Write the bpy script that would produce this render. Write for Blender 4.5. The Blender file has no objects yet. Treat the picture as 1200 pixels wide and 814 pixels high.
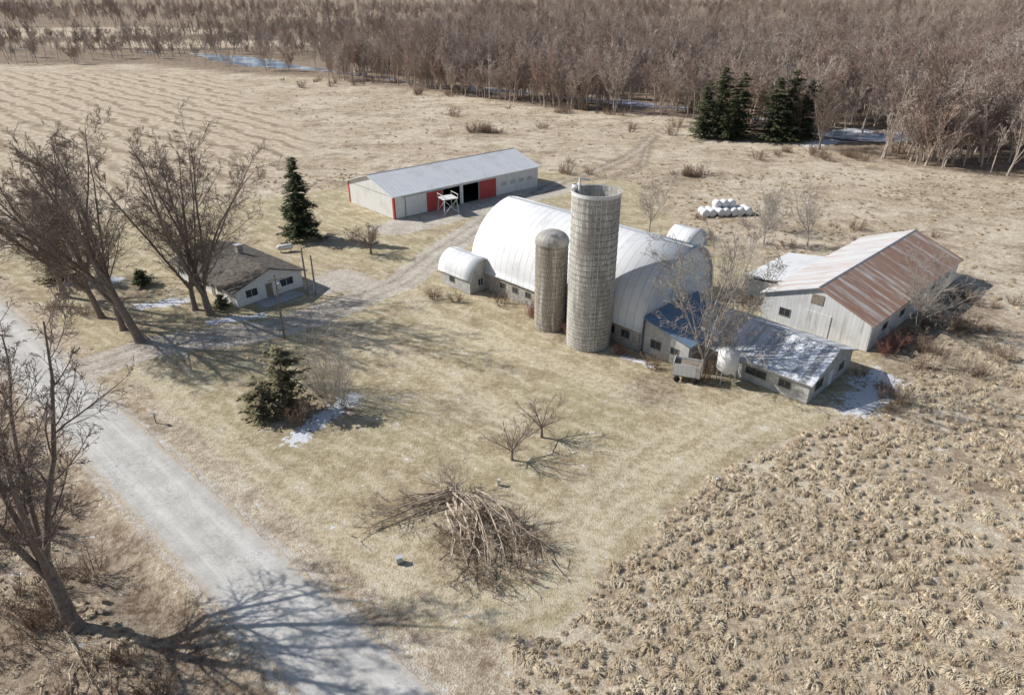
import bpy, math, random
import numpy as np
from mathutils import Vector, Matrix
R=math.radians
scene=bpy.context.scene
scene.view_settings.view_transform='Standard'; scene.view_settings.look='None'; scene.view_settings.exposure=0
LC=scene.collection
rnd=random.Random(7)

# ---------------------------------------------------------------- materials
class NB:
    def __init__(s,name):
        s.m=bpy.data.materials.new(name); s.m.use_nodes=True; s.t=s.m.node_tree; s.n=s.t.nodes
        s.b=s.n['Principled BSDF']; s.b.inputs['Roughness'].default_value=.85
        s.b.inputs['Specular IOR Level'].default_value=.2
    def inp(s,sock,v):
        if isinstance(v,bpy.types.NodeSocket): s.t.links.new(v,sock)
        elif v is not None:
            if isinstance(v,(tuple,list)) and len(v)==3 and sock.type=='RGBA': v=(*v,1)
            sock.default_value=v
    def noise(s,scale,detail=4,rough=.6,vec=None,dist=0):
        n=s.n.new('ShaderNodeTexNoise'); n.inputs['Scale'].default_value=scale; n.inputs['Detail'].default_value=detail
        n.inputs['Roughness'].default_value=rough; n.inputs['Distortion'].default_value=dist
        if vec is not None: s.inp(n.inputs['Vector'],vec)
        return n.outputs['Fac']
    def pos(s): return s.n.new('ShaderNodeNewGeometry').outputs['Position']
    def obj(s): return s.n.new('ShaderNodeTexCoord').outputs['Object']
    def math(s,op,a,b=None,c=None,clamp=False):
        n=s.n.new('ShaderNodeMath'); n.operation=op; n.use_clamp=clamp
        s.inp(n.inputs[0],a); s.inp(n.inputs[1],b); s.inp(n.inputs[2],c)
        return n.outputs[0]
    def rng(s,v,a,b,c=0,d=1,smooth=False):
        n=s.n.new('ShaderNodeMapRange'); 
        if smooth:n.interpolation_type='SMOOTHSTEP'
        s.inp(n.inputs[0],v); 
        for i,x in enumerate((a,b,c,d)): n.inputs[i+1].default_value=x
        return n.outputs[0]
    def mix(s,f,a,b,blend='MIX'):
        n=s.n.new('ShaderNodeMix'); n.data_type='RGBA'; n.blend_type=blend
        s.inp(n.inputs[0],f); s.inp(n.inputs[6],a); s.inp(n.inputs[7],b); return n.outputs[2]
    def attr(s,name):
        n=s.n.new('ShaderNodeAttribute'); n.attribute_name=name; return n.outputs['Fac']
    def vscale(s,v,sc):
        n=s.n.new('ShaderNodeMapping'); s.inp(n.inputs[0],v); n.inputs['Scale'].default_value=sc; return n.outputs[0]
    def sep(s,v):
        n=s.n.new('ShaderNodeSeparateXYZ'); s.inp(n.inputs[0],v); return n.outputs
    def comb(s,x,y,z):
        n=s.n.new('ShaderNodeCombineXYZ'); s.inp(n.inputs[0],x); s.inp(n.inputs[1],y); s.inp(n.inputs[2],z); return n.outputs[0]
    def bump(s,h,strength=.5,dist=.1):
        n=s.n.new('ShaderNodeBump'); n.inputs['Strength'].default_value=strength; n.inputs['Distance'].default_value=dist
        s.inp(n.inputs['Height'],h); s.inp(s.b.inputs['Normal'],n.outputs[0])
    def col(s,c): s.inp(s.b.inputs['Base Color'],c)
    def rand(s): return s.n.new('ShaderNodeObjectInfo').outputs['Random']

def simple(name,c1,c2,scale=3,rough=.85,metal=0,bump=0,detail=3):
    b=NB(name); v=b.obj()
    f=b.rng(b.noise(scale,detail,.65,v),.3,.7)
    b.col(b.mix(f,c1,c2)); b.b.inputs['Roughness'].default_value=rough; b.b.inputs['Metallic'].default_value=metal
    if bump: b.bump(f,bump,.03)
    return b.m
def metal_panel(name,c1,c2,pitch=.9,axis=0,rough=.5,stain=None,stain_amt=(.55,.75),bumpd=.03):
    b=NB(name); v=b.obj(); s=b.sep(v)
    w=b.math('FRACT',b.math('DIVIDE',s[axis],pitch))
    rib=b.math('LESS_THAN',w,.10)
    pan=b.math('FLOOR',b.math('DIVIDE',s[axis],pitch))
    wn=b.n.new('ShaderNodeTexWhiteNoise'); wn.noise_dimensions='1D'; b.inp(wn.inputs['W'],pan)
    f=b.math('ADD',b.math('MULTIPLY',wn.outputs['Value'],.5),b.math('MULTIPLY',b.noise(.6,4,.7,v),.5))
    c=b.mix(f,c1,c2)
    dirt=b.rng(b.noise(.35,5,.75,v),.5,.70); c=b.mix(b.math('MULTIPLY',dirt,.35),c,(.36,.33,.29))
    if stain:
        st=b.vscale(v,(1.6,.25,.3) if axis==0 else (.25,1.6,.3))
        g=b.rng(b.math('ADD',b.math('MULTIPLY',b.noise(.9,5,.7,st),.8),b.math('MULTIPLY',wn.outputs['Value'],.22)),*stain_amt)
        c=b.mix(g,c,stain)
    c=b.mix(b.math('MULTIPLY',rib,.3),c,(.2,.2,.2))
    b.col(c); b.b.inputs['Roughness'].default_value=rough; b.bump(rib,.6,bumpd)
    return b.m
M={}
M['whitewall']=metal_panel('white_siding',(.72,.72,.71),(.80,.80,.78),.6,0,.6)
M['whitewall_y']=metal_panel('white_siding_gable',(.66,.66,.64),(.72,.72,.70),.6,1,.6)
M['shedroof']=metal_panel('shed_roof_metal',(.68,.69,.70),(.76,.765,.77),.9,0,.45)
M['barnroof']=metal_panel('barn_roof_sheet',(.70,.71,.72),(.77,.775,.78),1.2,0,.45)
M['barngable']=metal_panel('barn_gable_sheet',(.72,.74,.76),(.79,.80,.81),.8,1,.5)
M['rustroof']=metal_panel('rusty_roof_metal',(.44,.27,.19),(.30,.165,.115),.75,0,.65,(.62,.56,.51),(.50,.66))
M['rustroof2']=metal_panel('weathered_roof_metal',(.68,.68,.68),(.60,.58,.56),.75,0,.55,(.52,.37,.30),(.50,.70))
M['frostroof']=metal_panel('frosted_roof_metal',(.36,.37,.39),(.44,.45,.47),.8,0,.5,(.76,.78,.82),(.46,.60))
M['blueroof']=metal_panel('blue_roof_metal',(.13,.22,.34),(.18,.27,.38),.8,1,.5,(.40,.48,.58),(.62,.8))
M['oldwall']=metal_panel('weathered_white_siding',(.74,.74,.73),(.62,.62,.60),.5,1,.7,(.38,.33,.28),(.6,.8))
M['oldwall_x']=metal_panel('weathered_white_siding_long',(.74,.74,.73),(.62,.62,.60),.5,0,.7,(.38,.33,.28),(.6,.8))
M['red']=simple('red_painted_door',(.52,.09,.09),(.42,.07,.07),2,.6)
M['stone']=simple('fieldstone_wall',(.24,.22,.20),(.52,.49,.44),2.2,.95,0,.6)
M['block']=simple('grey_block_wall',(.34,.34,.33),(.56,.55,.52),1.2,.95,0,.3,5)
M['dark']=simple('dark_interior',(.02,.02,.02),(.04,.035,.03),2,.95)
M['glass']=simple('window_glass',(.03,.04,.05),(.07,.08,.09),1,.12)
M['pale']=simple('translucent_panel',(.44,.46,.48),(.54,.56,.58),1,.3)
M['trim']=simple('white_trim',(.76,.76,.74),(.66,.66,.64),2,.6)
M['wood']=simple('weathered_wood',(.20,.16,.12),(.34,.29,.24),3,.9)
M['shingle']=simple('grey_brown_shingles',(.05,.043,.038),(.20,.175,.15),1.6,.95,0,.4,5)
M['galv']=simple('galvanised_steel',(.42,.43,.44),(.52,.53,.54),2,.4,.3)
M['hoop']=simple('rusted_hoop_steel',(.20,.17,.145),(.36,.33,.29),2,.7,.1)
M['bale']=simple('white_bale_wrap',(.80,.80,.80),(.72,.72,.72),2,.4)
M['bark']=simple('grey_brown_bark',(.16,.12,.095),(.31,.25,.21),4,.95)
M['barklt']=simple('pale_bark',(.32,.285,.25),(.50,.45,.39),4,.95)
M['deadwood']=simple('dead_wood',(.27,.20,.145),(.70,.61,.49),2.2,.95)
M['twig']=simple('brown_twigs',(.20,.135,.095),(.36,.27,.20),5,.95)
M['redtwig']=simple('red_brown_twigs',(.26,.11,.085),(.34,.18,.14),5,.95)
M['conc']=simple('pad_concrete',(.36,.36,.37),(.58,.58,.585),.25,.9,0,.1)
def needle(name,c1,c2):
    b=NB(name); f=b.rng(b.noise(1.2,3,.7,b.pos()),.3,.7); b.col(b.mix(f,c1,c2)); return b.m
M['needle']=needle('conifer_needles',(.045,.068,.03),(.17,.18,.09))
M['juniper']=needle('juniper_needles',(.11,.11,.055),(.34,.29,.17))
def forest_mat():
    b=NB('forest_bark'); r=b.rand(); c=b.mix(r,(.24,.18,.15),(.56,.47,.40)); s=b.sep(b.obj())
    r2=b.math('FRACT',b.math('MULTIPLY',r,7.31)); c=b.mix(b.math('MULTIPLY',b.rng(r2,.75,1),.5),c,(.36,.20,.15))
    c=b.mix(b.rng(s[2],0,9,.35,0),c,(.60,.53,.46))
    b.col(c); return b.m
M['forest']=forest_mat()
def tuft_mat():
    b=NB('dry_grass_blades'); r=b.rand(); c=b.mix(r,(.58,.465,.315),(.82,.71,.53))
    f=b.noise(.12,2,.6,b.pos()); c=b.mix(b.rng(f,.35,.65),b.mix(.25,c,(.42,.32,.21)),c)
    b.col(c); return b.m
M['tuft']=tuft_mat()
def silo_mat(name,c1,c2,c3):
    b=NB(name); v=b.obj(); s=b.sep(v)
    ang=b.math('ARCTAN2',s[1],s[0])
    uv=b.comb(b.math('MULTIPLY',ang,3.0),s[2],0)
    br=b.n.new('ShaderNodeTexBrick'); b.inp(br.inputs['Vector'],uv); br.inputs['Scale'].default_value=1
    br.inputs['Brick Width'].default_value=.36; br.inputs['Row Height'].default_value=.76; br.inputs['Mortar Size'].default_value=.025
    br.inputs['Color1'].default_value=(*c1,1); br.inputs['Color2'].default_value=(*c2,1); br.inputs['Mortar'].default_value=(*[x*.4 for x in c1],1)
    br.offset=.5
    st=b.rng(b.noise(.45,5,.75,b.vscale(v,(1,1,.3))),.46,.60)
    c=b.mix(st,br.outputs['Color'],c3)
    st2=b.rng(b.noise(1.8,5,.8,v),.52,.63)
    c=b.mix(b.math('MULTIPLY',st2,.65),c,(.15,.135,.12))
    st3=b.rng(b.noise(.9,5,.8,b.vscale(v,(2,2,.12))),.52,.64); c=b.mix(b.math('MULTIPLY',st3,.65),c,(.78,.76,.72))
    b.col(c); b.bump(br.outputs['Fac'],.5,-.03); b.b.inputs['Roughness'].default_value=.95
    return b.m
M['silo']=silo_mat('concrete_stave',(.60,.58,.53),(.48,.46,.41),(.34,.32,.285))
M['silo2']=silo_mat('tan_stave',(.45,.385,.31),(.37,.32,.26),(.26,.23,.195))
M['silodome']=simple('grey_dome_metal',(.30,.28,.26),(.44,.41,.38),2,.6,.1)

# ---------------------------------------------------------------- mesh helpers
def link(o,parent=None,mat=None):
    LC.objects.link(o)
    if parent: o.parent=parent
    if mat and o.type=='MESH' and not o.data.materials: o.data.materials.append(mat)
    return o
def mk(name,verts,faces,mat=None,parent=None,smooth=False):
    me=bpy.data.meshes.new(name); me.from_pydata([tuple(v) for v in verts],[],faces); me.validate(); me.update()
    if smooth:
        for p in me.polygons:p.use_smooth=True
    return link(bpy.data.objects.new(name,me),parent,mat)
def empty(name,loc,ang=0):
    o=bpy.data.objects.new(name,None); LC.objects.link(o); o.location=loc; o.rotation_euler=(0,0,R(ang)); o.empty_display_size=.5; return o
def box(name,p,x0,x1,y0,y1,z0,z1,mat):
    v=[(x0,y0,z0),(x1,y0,z0),(x1,y1,z0),(x0,y1,z0),(x0,y0,z1),(x1,y0,z1),(x1,y1,z1),(x0,y1,z1)]
    return mk(name,v,[(0,3,2,1),(4,5,6,7),(0,1,5,4),(1,2,6,5),(2,3,7,6),(3,0,4,7)],mat,p)
def extr(name,p,prof,x0,x1,mat,smooth=False):
    n=len(prof); v=[(x0,y,z) for y,z in prof]+[(x1,y,z) for y,z in prof]
    f=[tuple(range(n))[::-1],tuple(range(n,2*n))]+[(i,(i+1)%n,n+(i+1)%n,n+i) for i in range(n)]
    return mk(name,v,f,mat,p,smooth)
def gable(name,origin,ang,L,W,eave,ridge,mwall,mend,mroof,mroof2=None,oh=.4,th=.14,front=None):
    e=empty(name,(*origin,0),ang); m=W/2
    t=.2
    if front is None: box('front_wall',e,0,L,0,t,0,eave,mwall)
    else:
        xs=0
        for i,(a,b,h) in enumerate(front):
            if a>xs: box('front_wall_%d'%i,e,xs,a,0,t,0,eave,mwall)
            box('door_header_%d'%i,e,a,b,0,t,h,eave,mwall); xs=b
        box('front_wall_end',e,xs,L,0,t,0,eave,mwall)
    box('back_wall',e,0,L,W-t,W,0,eave,mwall)
    pr=[(t+.003,0),(W-t-.003,0),(W-t-.003,eave),(m,ridge-.02),(t+.003,eave)]
    extr('gable_wall_near',e,pr,.002,t,mend); extr('gable_wall_far',e,pr,L-t,L-.002,mend)
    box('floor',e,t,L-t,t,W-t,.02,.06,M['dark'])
    sl=(ridge-eave)/m
    def slab(nm,s,mat):
        ya,za=(-oh,eave-oh*sl) if s>0 else (W+oh,eave-oh*sl)
        extr(nm,e,[(ya,za+.03),(m,ridge+.03),(m,ridge+th+.03),(ya,za+th+.03)] if s>0 else [(m,ridge+.03),(ya,za+.03),(ya,za+th+.03),(m,ridge+th+.03)],-oh,L+oh,mat)
    slab('roof_front',1,mroof); slab('roof_back',-1,mroof2 or mroof)
    extr('ridge_cap',e,[(m-.18,ridge+th-.18*sl+.05),(m,ridge+th+.05),(m+.18,ridge+th-.18*sl+.05),(m,ridge+th+.10)],-oh-.01,L+oh+.01,mroof if mroof is M['shingle'] else M['galv'])
    return e
def win(p,side,a,z,w,h,L=0,W=0,trim=None,glass=None,bars=True,k=.08,yo=0):
    trim=trim or M['trim']; glass=glass or M['glass']
    def bx(n,a0,a1,z0,z1,d0,d1,m):
        if side=='f': box(n,p,a0,a1,yo-d1,yo-d0,z0,z1,m)
        elif side=='b': box(n,p,a0,a1,W+d0,W+d1,z0,z1,m)
        elif side=='l': box(n,p,-d1,-d0,a0,a1,z0,z1,m)
        else: box(n,p,L+d0,L+d1,a0,a1,z0,z1,m)
    bx('window_glass',a,a+w,z,z+h,.004,.02,glass)
    bx('frame_bottom',a-k,a+w+k,z-k,z,.004,.07,trim); bx('frame_top',a-k,a+w+k,z+h,z+h+k,.004,.07,trim)
    bx('frame_left',a-k,a,z,z+h,.004,.06,trim); bx('frame_right',a+w,a+w+k,z,z+h,.004,.06,trim)
    if bars: bx('mullion',a+w/2-.025,a+w/2+.025,z,z+h,.022,.04,trim)

def segs_mesh(segs,sides):
    if not segs: return np.zeros((0,3)),np.zeros((0,4),int)
    a=np.array([s[0] for s in segs]);b=np.array([s[1] for s in segs]);r0=np.array([s[2] for s in segs]);r1=np.array([s[3] for s in segs])
    d=b-a; ln=np.linalg.norm(d,axis=1,keepdims=True)+1e-9; d/=ln
    ref=np.where(np.abs(d[:,2:3])<.9,np.array([[0,0,1.]]),np.array([[1.,0,0]]))
    u=np.cross(d,ref); u/=np.linalg.norm(u,axis=1,keepdims=True); w=np.cross(d,u)
    th=np.arange(sides)*2*np.pi/sides
    ring=(u[:,None,:]*np.cos(th)[None,:,None]+w[:,None,:]*np.sin(th)[None,:,None])
    V=np.concatenate([a[:,None,:]+ring*r0[:,None,None],b[:,None,:]+ring*r1[:,None,None]],axis=1)
    n=len(segs); base=(np.arange(n)*2*sides)[:,None,None]
    i=np.arange(sides); j=(i+1)%sides
    F=np.stack([i,j,j+sides,i+sides],axis=1)[None]+base
    return V.reshape(-1,3),F.reshape(-1,4)
def np_mesh(name,V,F,mat,smooth=False):
    me=bpy.data.meshes.new(name); k=F.shape[1]
    me.vertices.add(len(V)); me.vertices.foreach_set('co',np.ascontiguousarray(V,dtype=np.float32).ravel())
    me.loops.add(len(F)*k); me.loops.foreach_set('vertex_index',np.ascontiguousarray(F,dtype=np.int32).ravel())
    me.polygons.add(len(F)); me.polygons.foreach_set('loop_start',np.arange(len(F),dtype=np.int32)*k)
    if smooth: me.polygons.foreach_set('use_smooth',np.ones(len(F),dtype=bool))
    me.update(calc_edges=True); me.validate()
    if mat: me.materials.append(mat)
    return me
def segs_to_mesh(name,segs,mat):
    th=[s for s in segs if s[2]>.10]; md=[s for s in segs if .10>=s[2]>.035]; tn=[s for s in segs if s[2]<=.035]
    V=[];F=[];o=0
    for g,k in ((th,8),(md,5),(tn,3)):
        v,f=segs_mesh(g,k); V.append(v); F.append(f+o); o+=len(v)
    return np_mesh(name,np.concatenate(V),np.concatenate(F),mat)
def perp(d,rng):
    while True:
        v=Vector((rng.uniform(-1,1),rng.uniform(-1,1),rng.uniform(-1,1)))
        v-=v.dot(d)*d
        if v.length>.1: return v.normalized()
def grow(S,p,d,L,r,lev,prm,rng):
    n,wig,trop,kids,ratio,angle,start,minr=prm[lev]
    step=L/n; last=lev==len(prm)-1
    tip=max(minr,r*.22)
    for i in range(n):
        d=(d+perp(d,rng)*rng.uniform(0,wig)+Vector((0,0,trop))).normalized()
        q=p+d*step; ra=r+(tip-r)*i/n; rb=r+(tip-r)*(i+1)/n
        S.append((tuple(p),tuple(q),ra,rb))
        if not last and (i+1)/n>start:
            k=kids/n/(1-start); k=int(k)+(rng.random()<k-int(k))
            for _ in range(k):
                f=rng.random(); pp=p+(q-p)*f
                a=R(rng.uniform(*angle)); cd=(d*math.cos(a)+perp(d,rng)*math.sin(a)).normalized()
                cl=L*ratio*rng.uniform(.6,1.15)*(1-.5*(i+f)/n)
                grow(S,pp,cd,cl,max(rb*rng.uniform(.35,.55),minr),lev+1,prm,rng)
        p=q
    return p,d
def bare_tree(seed,H,r,lean=(0,0),limbs=4,trunk=.2,spread=(12,32),prm=None,kids=1.0,minr=.018):
    rng=random.Random(seed); S=[]
    d=Vector((lean[0],lean[1],1)).normalized(); p=Vector((0,0,-.2)); n=4
    S.append(((0,0,-.2),tuple(p+d*.9),r*1.5,r*1.05)); p=p+d*.9
    for i in range(n):
        d=(d+perp(d,rng)*.05).normalized(); q=p+d*(H*trunk/n); S.append((tuple(p),tuple(q),r*(1.05-.05*i),r*(1-.05*i))); p=q
    prm=prm or [(9,.15,.03,9*kids,.45,(22,52),.12,.03),(6,.22,.045,7*kids,.52,(25,55),.12,.024),(4,.25,.03,5*kids,.62,(25,60),.1,minr),(3,.28,.02,2.2*kids,.75,(25,60),.1,minr),(2,.3,0,0,0,(0,0),0,minr)]
    az0=rng.uniform(0,6.28)
    for k in range(limbs):
        az=az0+k*6.283/limbs+rng.uniform(-.4,.4); a=R(rng.uniform(*spread)) if k else R(6)
        side=Vector((math.cos(az),math.sin(az),0)); side=(side-side.dot(d)*d).normalized()
        cd=(d*math.cos(a)+side*math.sin(a)).normalized()
        grow(S,p-d*rng.uniform(0,H*trunk*.35),cd,H*(1-trunk)*rng.uniform(.75,1.0),r*rng.uniform(.42,.6),0,prm,rng)
    return S
def place_tree(name,xy,seed,H,r,mat='bark',**k):
    me=segs_to_mesh(name,bare_tree(seed,H,r,**k),M[mat]); o=bpy.data.objects.new(name,me); LC.objects.link(o); o.location=(*xy,0); return o
SHP=[(4,.25,.06,6,.55,(20,55),.1,.012),(3,.3,.05,4,.6,(20,60),.1,.009),(2,.3,.02,0,0,(0,0),0,.008)]
def shrub_segs(seed,H,rad,stems=14):
    rng=random.Random(seed); S=[]
    for i in range(stems):
        az=rng.uniform(0,6.28); rr=rad*.35*math.sqrt(rng.random()); p=Vector((rr*math.cos(az),rr*math.sin(az),-.1))
        t=rad/H*rng.uniform(.1,.9); d=Vector((math.cos(az)*t,math.sin(az)*t,1)).normalized()
        grow(S,p,d,H*rng.uniform(.6,1),.03,0,SHP,rng)
    return S
def place_shrub(name,xy,seed,H,rad,mat='twig',stems=14):
    me=segs_to_mesh(name,shrub_segs(seed,H,rad,stems),M[mat]); o=bpy.data.objects.new(name,me); LC.objects.link(o); o.location=(*xy,0); return o

def conifer(name,xy,seed,H,rad,mat='needle',dens=1.0,irregular=.15,base=.06,loose=1.0,power=.8):
    rng=random.Random(seed); e=empty(name,(*xy,0)); S=[((0,0,-.2),(0,0,H*.5),H*.018+.05,H*.011+.03),((0,0,H*.5),(0,0,H*.98),H*.011+.03,.02)]
    V=[];F=[]
    tiers=int(H*2.6*dens); lob=[rng.uniform(.6,1.25) for _ in range(9)]
    for t in range(tiers):
        f=(t+rng.random())/tiers; z=H*(base+(1-base)*f)
        br=rad*((1-f)**power)*(1+rng.uniform(-irregular,irregular))+.15
        for k in range(int(7+4*(1-f))):
            az=rng.uniform(0,6.283); L=br*rng.uniform(.6,1.08)*(1+(lob[int(az/6.284*9)]-1)*irregular*2); droop=rng.uniform(-.35,.05)*loose
            dx,dy=math.cos(az),math.sin(az); end=(dx*L,dy*L,z+droop*L)
            S.append(((0,0,z),end,.04,.012))
            m=max(3,int(L/.16*dens))
            for j in range(m):
                g=(j+rng.random())/m; g=.12+.9*g
                cx,cy,cz=dx*L*g,dy*L*g,z+droop*L*g
                s=(.15+.15*rng.random())*(1.25-.4*g)*(1+H/45)
                for q in range(2):
                    a2=az+rng.uniform(-1.3,1.3); ux,uy=math.cos(a2)*s*1.7,math.sin(a2)*s*1.7; uz=rng.uniform(-.5,.35)*s
                    wx,wy,wz=-math.sin(a2)*s*.5,math.cos(a2)*s*.5,rng.uniform(-.4,.4)*s
                    i=len(V); ox,oy,oz=rng.gauss(0,.13),rng.gauss(0,.13),rng.gauss(0,.14)
                    V+= [(cx+ox-wx,cy+oy-wy,cz+oz-wz),(cx+ox+wx,cy+oy+wy,cz+oz+wz),(cx+ox+ux+wx*.3,cy+oy+uy+wy*.3,cz+oz+uz),(cx+ox+ux-wx*.3,cy+oy+uy-wy*.3,cz+oz+uz)]
                    F.append((i,i+1,i+2,i+3))
    link(bpy.data.objects.new('foliage',np_mesh('foliage',np.array(V),np.array(F),M[mat])),e)
    link(bpy.data.objects.new('trunk_and_branches',segs_to_mesh('trunk_and_branches',S,M['bark'])),e)
    return e

def scatter(name,tmpl,pts,rz,sc,idx):
    coll=bpy.data.collections.new(name+'_variants')
    for i,me in enumerate(tmpl): coll.objects.link(bpy.data.objects.new('%s_variant_%02d'%(name,i),me))
    me=bpy.data.meshes.new(name); me.vertices.add(len(pts)); me.vertices.foreach_set('co',np.asarray(pts,dtype=np.float32).ravel())
    for nm,ty,arr in (('rz','FLOAT',np.asarray(rz,dtype=np.float32)),('sc','FLOAT',np.asarray(sc,dtype=np.float32)),('idx','INT',np.asarray(idx,dtype=np.int32))):
        me.attributes.new(nm,ty,'POINT').data.foreach_set('value',arr)
    o=bpy.data.objects.new(name,me); LC.objects.link(o)
    g=bpy.data.node_groups.new(name+'_instancer','GeometryNodeTree')
    g.interface.new_socket('Geometry',in_out='INPUT',socket_type='NodeSocketGeometry'); g.interface.new_socket('Geometry',in_out='OUTPUT',socket_type='NodeSocketGeometry')
    N=g.nodes; gi=N.new('NodeGroupInput'); go=N.new('NodeGroupOutput'); ip=N.new('GeometryNodeInstanceOnPoints'); ci=N.new('GeometryNodeCollectionInfo')
    ci.inputs['Collection'].default_value=coll; ci.inputs['Separate Children'].default_value=True; ci.inputs['Reset Children'].default_value=True
    def na(nm,ty):
        n=N.new('GeometryNodeInputNamedAttribute'); n.data_type=ty; n.inputs['Name'].default_value=nm; return n.outputs[0]
    cx=N.new('ShaderNodeCombineXYZ'); L=g.links.new
    L(na('rz','FLOAT'),cx.inputs[2]); L(gi.outputs[0],ip.inputs['Points']); L(ci.outputs[0],ip.inputs['Instance'])
    ip.inputs['Pick Instance'].default_value=True; L(na('idx','INT'),ip.inputs['Instance Index']); L(cx.outputs[0],ip.inputs['Rotation']); L(na('sc','FLOAT'),ip.inputs['Scale'])
    L(ip.outputs[0],go.inputs[0])
    o.modifiers.new('instancer','NODES').node_group=g
    return o

# ---------------------------------------------------------------- regions (world metres)
def pl_dist(X,Y,pl):
    D=np.full(X.shape,1e9)
    for (ax,ay),(bx,by) in zip(pl[:-1],pl[1:]):
        dx,dy=bx-ax,by-ay; t=np.clip(((X-ax)*dx+(Y-ay)*dy)/(dx*dx+dy*dy),0,1)
        D=np.minimum(D,np.hypot(X-ax-t*dx,Y-ay-t*dy))
    return D
def in_poly(X,Y,pg):
    ins=np.zeros(X.shape,bool); n=len(pg)
    for i in range(n):
        x0,y0=pg[i]; x1,y1=pg[(i+1)%n]
        if y0==y1: continue
        c=((y0>Y)!=(y1>Y))&(X<(x1-x0)*(Y-y0)/(y1-y0)+x0); ins^=c
    return ins
def sd_poly(X,Y,pg):
    d=pl_dist(X,Y,list(pg)+[pg[0]]); return np.where(in_poly(X,Y,pg),d,-d)
def wob(X,Y,s,ph=0):
    return (np.sin(X*s+ph)+np.sin(Y*s*1.13+ph*2+1)+np.sin((X+Y)*s*.71+2.3+ph)+np.sin((X-Y)*s*1.9+ph)*.6)/3.6
ss=lambda v,a,b: (lambda t:t*t*(3-2*t))(np.clip((v-a)/(b-a),0,1))
LAWN=[(48,72),(41,62),(34.8,60.6),(25.6,56),(18.2,50.6),(11.5,43.8),(6.5,38.2),(3.6,33.8),(0,33.3),(-3.6,33.1),(-7.3,34.2),(-13.5,39.9),(-23.3,49.4),(-50,74),(-90,110),(-80,135),(-48,150),(-20,172),(14,172),(29,160),(32,130),(38,110),(50,95)]
LEDGE=[(44,68),(33,63),(24.5,59),(16.8,53),(10,46),(5,40.2),(2,36.3),(-3,35.5),(-7.5,37),(-14,43),(-24,52),(-44,71)]
LEDGE2=[(33,67),(22,61.5),(13.5,55),(7,48.5),(4.5,43)]
RING=[(-2+7.2*math.cos(t),41+5.6*math.sin(t)) for t in [k*.45 for k in range(15)]]
WORN=[LEDGE,LEDGE2,RING,[(-16,95),(-12,86),(-2,79),(8,70),(16,64)],[(-14,92),(-9,82),(3,74),(12,66),(22,62)],[(-27,86),(-20,80),(-8,70),(0,60)],[(-13,110),(-8,122)]]
DRIVE=[(2,148),(-8.7,122.2),(-13.5,110),(-17.3,99),(-22.6,92.3),(-27.3,86.4),(-32.9,81.5),(-39,79.7),(-45.7,77.3),(-50,72.5),(-54,69)]
YARD=[(-22,127),(-12,136),(2,149),(10,157)]
TRACK=[(6,152),(12,163),(21.5,173.4),(30,187),(36.7,199.7),(44,220),(53.7,236)]
TRACK2=[(12,163),(24,166),(34,180),(40,205)]
RIVER=[(-420,600),(-330,575),(-240,552),(-185,500),(-150,455),(-112,428),(-62,380),(-13,338),(20,314),(46,294),(76,272),(94,244),(108,216),(125,222),(160,250),(240,285),(380,300)]
ROWS=[(-75,150),(-54,168),(-60,215),(-85,262),(-120,320),(-160,398),(-420,430),(-420,300),(-200,170),(-120,140)]
EDGE=np.array([(-1200,455),(-400,450),(-232,462),(-157,408),(-102,382),(-47,336),(13,280),(60,256),(80,236),(94,190),(117,164),(160,148),(300,100),(1200,60)],float)
SNOW=[((-21.8,57.0),(-18.0,64.5),1.0),((-41,84.5),(-35,86.5),.8),((-53,90),(-48,91.5),1.0),((37.5,63),(43,69),1.7),((-70,98),(-62,100),1.0),((14,74.5),(17,72),.4),((88,206),(96,212),3),((104,222),(112,228),5)]
def rwid(X,Y): return 1.2+7*np.exp(-((X-106)**2+(Y-217)**2)/700)+14*np.exp(-((X+172)**2+(Y-487)**2)/4500)+5*np.exp(-((X+10)**2+(Y-336)**2)/260)+5*np.exp(-((X-48)**2+(Y-292)**2)/200)+1.0*wob(X,Y,.06)
C0=np.array([-10.9,30.1]); RD=np.array([-.743,.669]); RN=np.array([.669,.743])
def road_off(X,Y): return (X-C0[0])*RN[0]+(Y-C0[1])*RN[1]

gx=list(np.arange(-75,75,.5)); l=75; st=.5; ext=[]
while l<9000: st=min(st*1.06,400); l+=st; ext.append(l)
gx=np.array([-v for v in ext[::-1]]+gx+[75]+ext)
gy=list(np.arange(22,130,.5)); l=130; st=.5; ext=[]
while l<12000: st*=1.035; l+=st; ext.append(l)
neg=[];l=22;st=.6
while l>-4000: st*=1.25; l-=st; neg.append(l)
gy=np.array(neg[::-1]+gy+[130]+ext)
X,Y=np.meshgrid(gx,gy); nx,ny=len(gx),len(gy)
off=road_off(X,Y)
Z=.05*wob(X,Y,.35)+.04*wob(X,Y,.13,1)-.04
Z=Z-.75*np.exp(-((off+6.6)/1.9)**2)
Z=np.where(np.abs(off)<4.2,-.03,Z)
Rd=pl_dist(X,Y,RIVER)-rwid(X,Y)
Z=Z-.6*(1-ss(Rd,-2,2.5))
V=np.stack([X,Y,Z],-1).reshape(-1,3)
ii,jj=np.meshgrid(np.arange(nx-1),np.arange(ny-1)); a=(jj*nx+ii).ravel(); F=np.stack([a,a+1,a+nx+1,a+nx],1)
gme=np_mesh('ground',V,F,None,True)
def setattr_(nm,arr): gme.attributes.new(nm,'FLOAT','POINT').data.foreach_set('value',np.ascontiguousarray(arr,dtype=np.float32).ravel())
w1=wob(X,Y,.8)*.6+wob(X,Y,2.1,2)*.3
sdl=sd_poly(X,Y,LAWN)
lawn=ss(sdl+w1,-.8,.8); setattr_('lawn',lawn)
dd=pl_dist(X,Y,DRIVE)
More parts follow.
